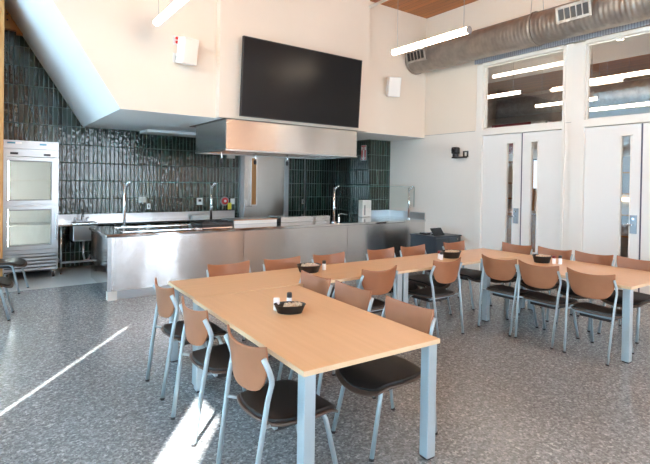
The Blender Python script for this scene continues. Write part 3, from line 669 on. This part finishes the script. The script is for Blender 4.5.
# wall-mounted camera by the doors
t = thing('wall_camera', 'small black camera on a bracket on the white wall left of the doors', 'camera', (XD, 5.98, 2.24))
obj('mount_plate', boxes([(-.03, 0, -.055, .055, -.02, .0), (-.03, 0, -.055, .055, .08, .1), (-.03, 0, -.055, -.035, 0, .08), (-.03, 0, .035, .055, 0, .08)]), M['dark'], t)
obj('shelf_arm', box(-.12, -.02, -.04, .26, -.04, -.01), M['dark'], t)
obj('camera_base', tb([(-.1, .18, -.01), (-.1, .18, .04)], .06, seg=20), M['dark'], t, smooth=False)
h = obj('camera_head', box(-.16, -.04, .115, .245, .045, .18), M['dark'], t, bevel=.02); obj('camera_lens', tb([(-.155, .18, .115), (-.185, .185, .11)], .04, seg=18), M['black'], h)

# ------------------------------------------------------------------ tables
def table(name, label, loc, lx, ly, rz, m, legs=((1, 1), (1, -1), (-1, 1), (-1, -1)), lw=.07, inset=.012):
    t = thing('conference_table', label, 'table', loc, rz, 'maple tables pushed together in a U')
    hx, hy = lx / 2, ly / 2
    obj('tabletop', box(-hx + .002, hx - .002, -hy + .002, hy - .002, .712, .74), M[m], t)
    obj('edge_band', boxes([(-hx, hx, -hy, -hy + .002, .712, .7395), (-hx, hx, hy - .002, hy, .712, .7395), (-hx, -hx + .002, -hy, hy, .712, .7395), (hx - .002, hx, -hy, hy, .712, .7395)]), M['edge'], t)
    for sx, sy in legs:
        x, y = sx * (hx - inset - lw / 2), sy * (hy - inset - lw / 2)
        l = obj('leg', box(x - lw / 2, x + lw / 2, y - lw / 2, y + lw / 2, .012, .712), M['leg'], t, bevel=.006)
        obj('leg_glide', box(x - lw / 2 + .006, x + lw / 2 - .006, y - lw / 2 + .006, y + lw / 2 - .006, 0, .012), M['dark'], l)
    q = .14; r = .015
    obj('apron_frame', boxes([(-hx + q, hx - q, s * (hy - q) - r, s * (hy - q) + r, .68, .712) for s in (-1, 1)] + [(s * (hx - q) - r, s * (hx - q) + r, -hy + q, hy - q, .68, .712) for s in (-1, 1)]), M['leg'], t)
    return t
table('a', 'maple table nearest the camera, carrying a wire basket', (1.828, 2.815, 0), .975, 1.73, math.radians(-2.2), 'maple_y')
ang = math.radians(-1.05)
table('b', 'maple table across the middle with a black bowl on its left part', (1.40 + 1.16, 4.045, 0), 2.32, .73, ang, 'maple')
table('c', 'maple table in the far corner of the U before the low cabinet', (3.725 + 1.16, 4.003, 0), 2.32, .72, ang, 'maple')
table('d', 'maple table at right running toward the camera from the far corner', (5.54, 2.77, 0), 1.08, 1.69, math.radians(-.9), 'maple_y')

# ------------------------------------------------------------------ chairs
def make_chair():
    t = thing('stacking_chair', 'x', 'chair')
    # backrest: a curved shell, ears at the top corners, rounded below
    bm = bmesh.new(); nu, nv = 16, 10; g = []
    for i in range(nu + 1):
        u = -1 + 2 * i / nu; row = []
        zt = .830 + .030 * abs(u) ** 2.2; zb = .590 + .03 * abs(u) ** 2 + .085 * abs(u) ** 7
        for j in range(nv + 1):
            v = j / nv; z = zb + (zt - zb) * v
            hw = .230 - .022 * (1 - v) ** 2
            y = u * hw
            x = -.262 + .052 * abs(u) ** 2 - .10 * (z - .66) - .05 * max(0, z - .78)
            row.append(bm.verts.new((x, y, z)))
        g.append(row)
    for i in range(nu):
        for j in range(nv): bm.faces.new((g[i][j], g[i + 1][j], g[i + 1][j + 1], g[i][j + 1]))
    o = obj('backrest', bm, M['back'], t, smooth=True); s = o.modifiers.new('s', 'SOLIDIFY'); s.thickness = .014; s.offset = 0
    b = o.modifiers.new('b', 'BEVEL'); b.width = .004; b.segments = 2; b.limit_method = 'ANGLE'; b.angle_limit = 1.0
    # seat shell and pad
    def seat(shrink, ztop, thick, nm, m):
        bm = bmesh.new(); n = 14; g = []
        for i in range(n + 1):
            row = []
            for j in range(n + 1):
                a, c = -1 + 2 * i / n, -1 + 2 * j / n
                X = a * math.sqrt(1 - .30 * c * c); Y = c * math.sqrt(1 - .30 * a * a)
                X *= .238 * shrink * 1.08; Y *= (.232 + .012 * X) * shrink * 1.06
                z = ztop - .012 * (1 - (Y / .24) ** 2) - (.05 * max(0, (X - .10) / .14) ** 2) + .018 * max(0, (-X - .12) / .12) ** 2
                row.append(bm.verts.new((X + .03, Y, z)))
            g.append(row)
        for i in range(n):
            for j in range(n): bm.faces.new((g[i][j], g[i + 1][j], g[i + 1][j + 1], g[i][j + 1]))
        o = obj(nm, bm, m, t, smooth=True); s = o.modifiers.new('s', 'SOLIDIFY'); s.thickness = thick; s.offset = -1
        b = o.modifiers.new('b', 'BEVEL'); b.width = .004; b.segments = 2; b.limit_method = 'ANGLE'; b.angle_limit = 1.0
        return o
    seat(1, .440, .014, 'seat', M['seat_shell'])
    seat(.93, .459, .019, 'seat_cushion', M['pad'])
    obj('under_seat_pan', box(-.13, .16, -.15, .15, .365, .413), M['dark'], t, bevel=.012)
    for s in (-1, 1):
        l = obj('leg', tb([(-.300, s * .205, .012), (-.262, s * .215, .30), (-.222, s * .226, .58), (-.202, s * .231, .665), (-.203, s * .232, .69), (-.218, s * .231, .735), (-.247, s * .226, .80)], .0155, seg=10, ry=.010), M['tube'], t, smooth=True)
        obj('rubber_foot', tb([(-.302, s * .204, 0), (-.300, s * .205, .016)], .017), M['dark'], l)
        obj('seat_bracket', tb([(-.240, s * .220, .445), (-.215, s * .205, .442), (-.13, s * .17, .42)], .009, seg=8), M['tube'], l, smooth=True)
        l = obj('leg', tb([(.262, s * .195, .012), (.18, s * .175, .36), (.165, s * .165, .392), (.13, s * .14, .406)], .0145, seg=10), M['tube'], t, smooth=True)
        obj('rubber_foot', tb([(.264, s * .195, 0), (.262, s * .195, .016)], .017), M['dark'], l)
    obj('seat_frame', boxes([(-.16, .17, -.155, -.135, .404, .420), (-.16, .17, .135, .155, .404, .420), (-.16, -.14, -.19, .19, .404, .420)]), M['tube'], t)
    return t
M['seat_shell'] = mat('seat_shell_brown_grey', (.085, .058, .045), .45)
chair0 = make_chair(); used = [False]
def place(x, y, rz, lab, grp):
    o = dup(chair0) if used[0] else chair0
    used[0] = True
    o.location = (x, y, 0); o.rotation_euler = (0, 0, rz); o['label'] = lab; o['group'] = grp
    return o
B_ = 'brown-backed chair '
gA = 'chairs along the left side of the near table'
place(1.43, 3.86, 0, B_ + 'at the far end of the left side of the near table', gA)
place(1.40, 3.11, 0, B_ + 'in the middle of the left side of the near table', gA)
place(1.39, 2.31, 0, B_ + 'nearest the camera on the left side of the near table', gA)
gB = 'chairs along the inner side of the near table'
place(2.19, 2.34, PI, B_ + 'nearest the camera on the inner side of the near table, black seat showing', gB)
place(2.20, 2.97, PI, B_ + 'in the middle of the inner side of the near table', gB)
place(2.20, 3.50, PI, B_ + 'at the inner corner where near and middle tables meet', gB)
gC = 'chairs along the kitchen side of the middle tables'
for x, lab in ((2.04, 'leftmost along the island side of the middle tables'), (2.67, 'second from left along the island side of the middle tables'),
               (3.30, 'behind the black bowl on the island side of the middle tables'), (4.12, 'on the island side just left of the low cabinet'),
               (4.70, 'on the island side directly in front of the low cabinet'), (5.55, 'at the far corner, behind the bowl and salt shaker')):
    place(x, 4.24, -PI / 2, B_ + lab, gC)
gD = 'chairs inside the U facing the kitchen'
place(3.18, 3.70, PI / 2, B_ + 'inside the U facing the island, left one of two', gD)
place(4.19, 3.70, PI / 2, B_ + 'inside the U facing the island, beside the far table legs', gD)
gE = 'chairs along the inner side of the right table'
place(5.08, 3.265, 0, B_ + 'farthest on the inner side of the right table', gE)
place(5.08, 2.785, 0, B_ + 'in the middle of the inner side of the right table', gE)
place(5.08, 2.245, 0, B_ + 'nearest the camera on the inner side of the right table', gE)
gF = 'chairs along the door side of the right table'
place(5.93, 3.87, PI, B_ + 'on the door side in front of the far double doors', gF)
place(5.95, 3.33, PI, B_ + 'on the door side behind the bowl and shakers of the right table', gF)
place(5.97, 2.84, PI, B_ + 'on the door side in front of the near door lever pane', gF)
place(5.99, 2.35, PI, B_ + 'on the door side, nearest the right edge of the photo', gF)
gG = 'chairs by the left edge'
place(.26, 8.42, math.radians(-20), B_ + 'cut by the left edge in front of the refrigerator', gG)
place(.03, 6.91, math.radians(-8), B_ + 'cut by the left edge, the closer one by the refrigerator', gG)

# ------------------------------------------------------------------ table-top sets
def bowl(x, y, rx, ry, h, name, lab, wire=False, rz=0):
    t = thing(name, lab, 'bowl' if not wire else 'basket', (x, y, .74), rz, 'condiment bowls on the tables')
    bm = lathe([(.70, 0), (.76, 0), (.97, h), (1.0, h), (.98, h - .002), (.93, h - .006), (.72, .006), (.3, .006)], 28)
    for v in bm.verts: v.co.x *= rx; v.co.y *= ry
    obj('bowl_shell', bm, M['wire'], t, smooth=False)
    return t
def packets(x, y, rx, ry, z, n, lab):
    t = thing('sugar_packets', lab, 'packets', (x, y, z)); t['group'] = 'tan packets in the bowls'
    bm = bmesh.new()
    for k in range(n):
        a = -1 + 2 * (k + .5) / n
        r = Matrix.Translation((a * rx * .8, random.uniform(-.01, .01), 0)) @ Matrix.Rotation(random.uniform(-.25, .25), 4, 'Z') @ Matrix.Rotation(.35 + random.uniform(-.2, .2), 4, 'Y')
        bx(bm, -.003, .003, -ry * .75, ry * .75, 0, .05, 0, r)
    o = obj('paper_packets', bm, M['kraft'], t); o['kind'] = 'stuff'
def shaker(x, y, lab, body='salt', cap='dark', h=.075, r=.021, square=False):
    t = thing('table_shaker', lab, 'shaker', (x, y, .74), 0, 'shakers on the tables')
    obj('shaker_body', lathe([(r * .9, 0), (r, .004), (r, h * .8), (r * .85, h * .9)], 18), M[body], t, smooth=False)
    obj('shaker_cap', lathe([(r * .95, h * .88), (r, h * .92), (r * .95, h * 1.25), (r * .7, h * 1.3)], 18), M[cap], t)
    return t
bowl(1.815, 2.93, .118, .085, .06, 'wire_basket', 'oval dark wire basket of packets on the nearest table', True, math.radians(-30))
packets(1.83, 2.94, .085, .05, .752, 9, 'tan packets heaped in the wire basket on the nearest table')
shaker(1.765, 3.035, 'short white shaker beside the wire basket on the nearest table', cap='salt', h=.07, r=.024)
shaker(1.875, 3.035, 'dark and red capped shaker behind the wire basket', cap='dark', h=.09, r=.02)
bowl(2.80, 4.15, .135, .12, .075, 'serving_bowl', 'round black bowl on the middle table')
packets(2.80, 4.15, .10, .09, .772, 8, 'tan packets in the black bowl on the middle table')
shaker(2.99, 4.14, 'white shaker with a dark cap right of the black bowl on the middle table', h=.08)
bowl(4.90, 4.00, .15, .12, .085, 'serving_bowl', 'round black bowl at the far corner of the tables')
packets(4.90, 4.00, .10, .08, .782, 8, 'tan packets in the black bowl at the far corner')
shaker(4.66, 3.95, 'white shaker left of the bowl at the far corner', cap='dark')
shaker(4.70, 4.02, 'red-capped shaker left of the bowl at the far corner', cap='dark_red')
bowl(5.60, 3.17, .125, .11, .085, 'serving_bowl', 'round black bowl on the right table')
packets(5.60, 3.17, .09, .08, .782, 8, 'tan packets in the black bowl on the right table')
shaker(5.63, 3.035, 'red-capped shaker right of the bowl on the right table', cap='dark_red', h=.075)
shaker(5.67, 2.98, 'white shaker with a dark cap on the right table', cap='dark', h=.08)

struct('floor_kitchen', box(-.1, 7.7, 8.35, YA, 0, .003), M['kitchen_floor'])

# ------------------------------------------------------------------ lights
w = bpy.data.worlds.new('World'); scn.world = w; w.use_nodes = True
bg = w.node_tree.nodes['Background']; bg.inputs[0].default_value = (.72, .86, 1, 1); bg.inputs[1].default_value = 15
sd = bpy.data.lights.new('sun', 'SUN'); sd.energy = 45; sd.angle = math.radians(.5); sd.color = (1, .97, .92)
so = bpy.data.objects.new('sun', sd); C.objects.link(so)
d = Vector((.607, .795, -.53)).normalized(); so.rotation_euler = d.to_track_quat('-Z', 'Y').to_euler()
for a, b in wins:
    l = bpy.data.lights.new('sky_portal', 'AREA'); l.shape = 'RECTANGLE'; l.size = b - a; l.size_y = 3.8; l.cycles.is_portal = True
    o = bpy.data.objects.new('sky_portal', l); C.objects.link(o); o.location = ((a + b) / 2, YR - .2, 1.95); o.rotation_euler = (PI / 2, 0, 0)

# ------------------------------------------------------------------ camera
F, CY = 475.12, 187.36
yaw, pitch, roll = math.radians(35.8007), math.radians(-.66195), math.radians(.87801)
fw = Vector((math.sin(yaw) * math.cos(pitch), math.cos(yaw) * math.cos(pitch), math.sin(pitch)))
r = fw.cross(Vector((0, 0, 1))).normalized(); u = r.cross(fw)
R_ = r * math.cos(roll) + u * math.sin(roll); U_ = -r * math.sin(roll) + u * math.cos(roll)
cd = bpy.data.cameras.new('camera'); cam = bpy.data.objects.new('camera', cd); C.objects.link(cam)
cam.matrix_world = Matrix(((R_.x, U_.x, -fw.x, 0), (R_.y, U_.y, -fw.y, 0), (R_.z, U_.z, -fw.z, 1.69), (0, 0, 0, 1)))
cd.sensor_width = 36; cd.lens = F * 36 / 650; cd.shift_y = -(232 - CY) / 650; cd.clip_start = .05
scn.camera = cam
scn.view_settings.view_transform = 'Standard'; scn.view_settings.look = 'None'; scn.view_settings.gamma = 1; scn.view_settings.exposure = .32
scn.cycles.use_denoising = True
scn.cycles.max_bounces = 8; scn.cycles.diffuse_bounces = 5; scn.cycles.caustics_reflective = True; scn.cycles.blur_glossy = 1.0; scn.cycles.caustics_refractive = False
scn.cycles.sample_clamp_indirect = 8
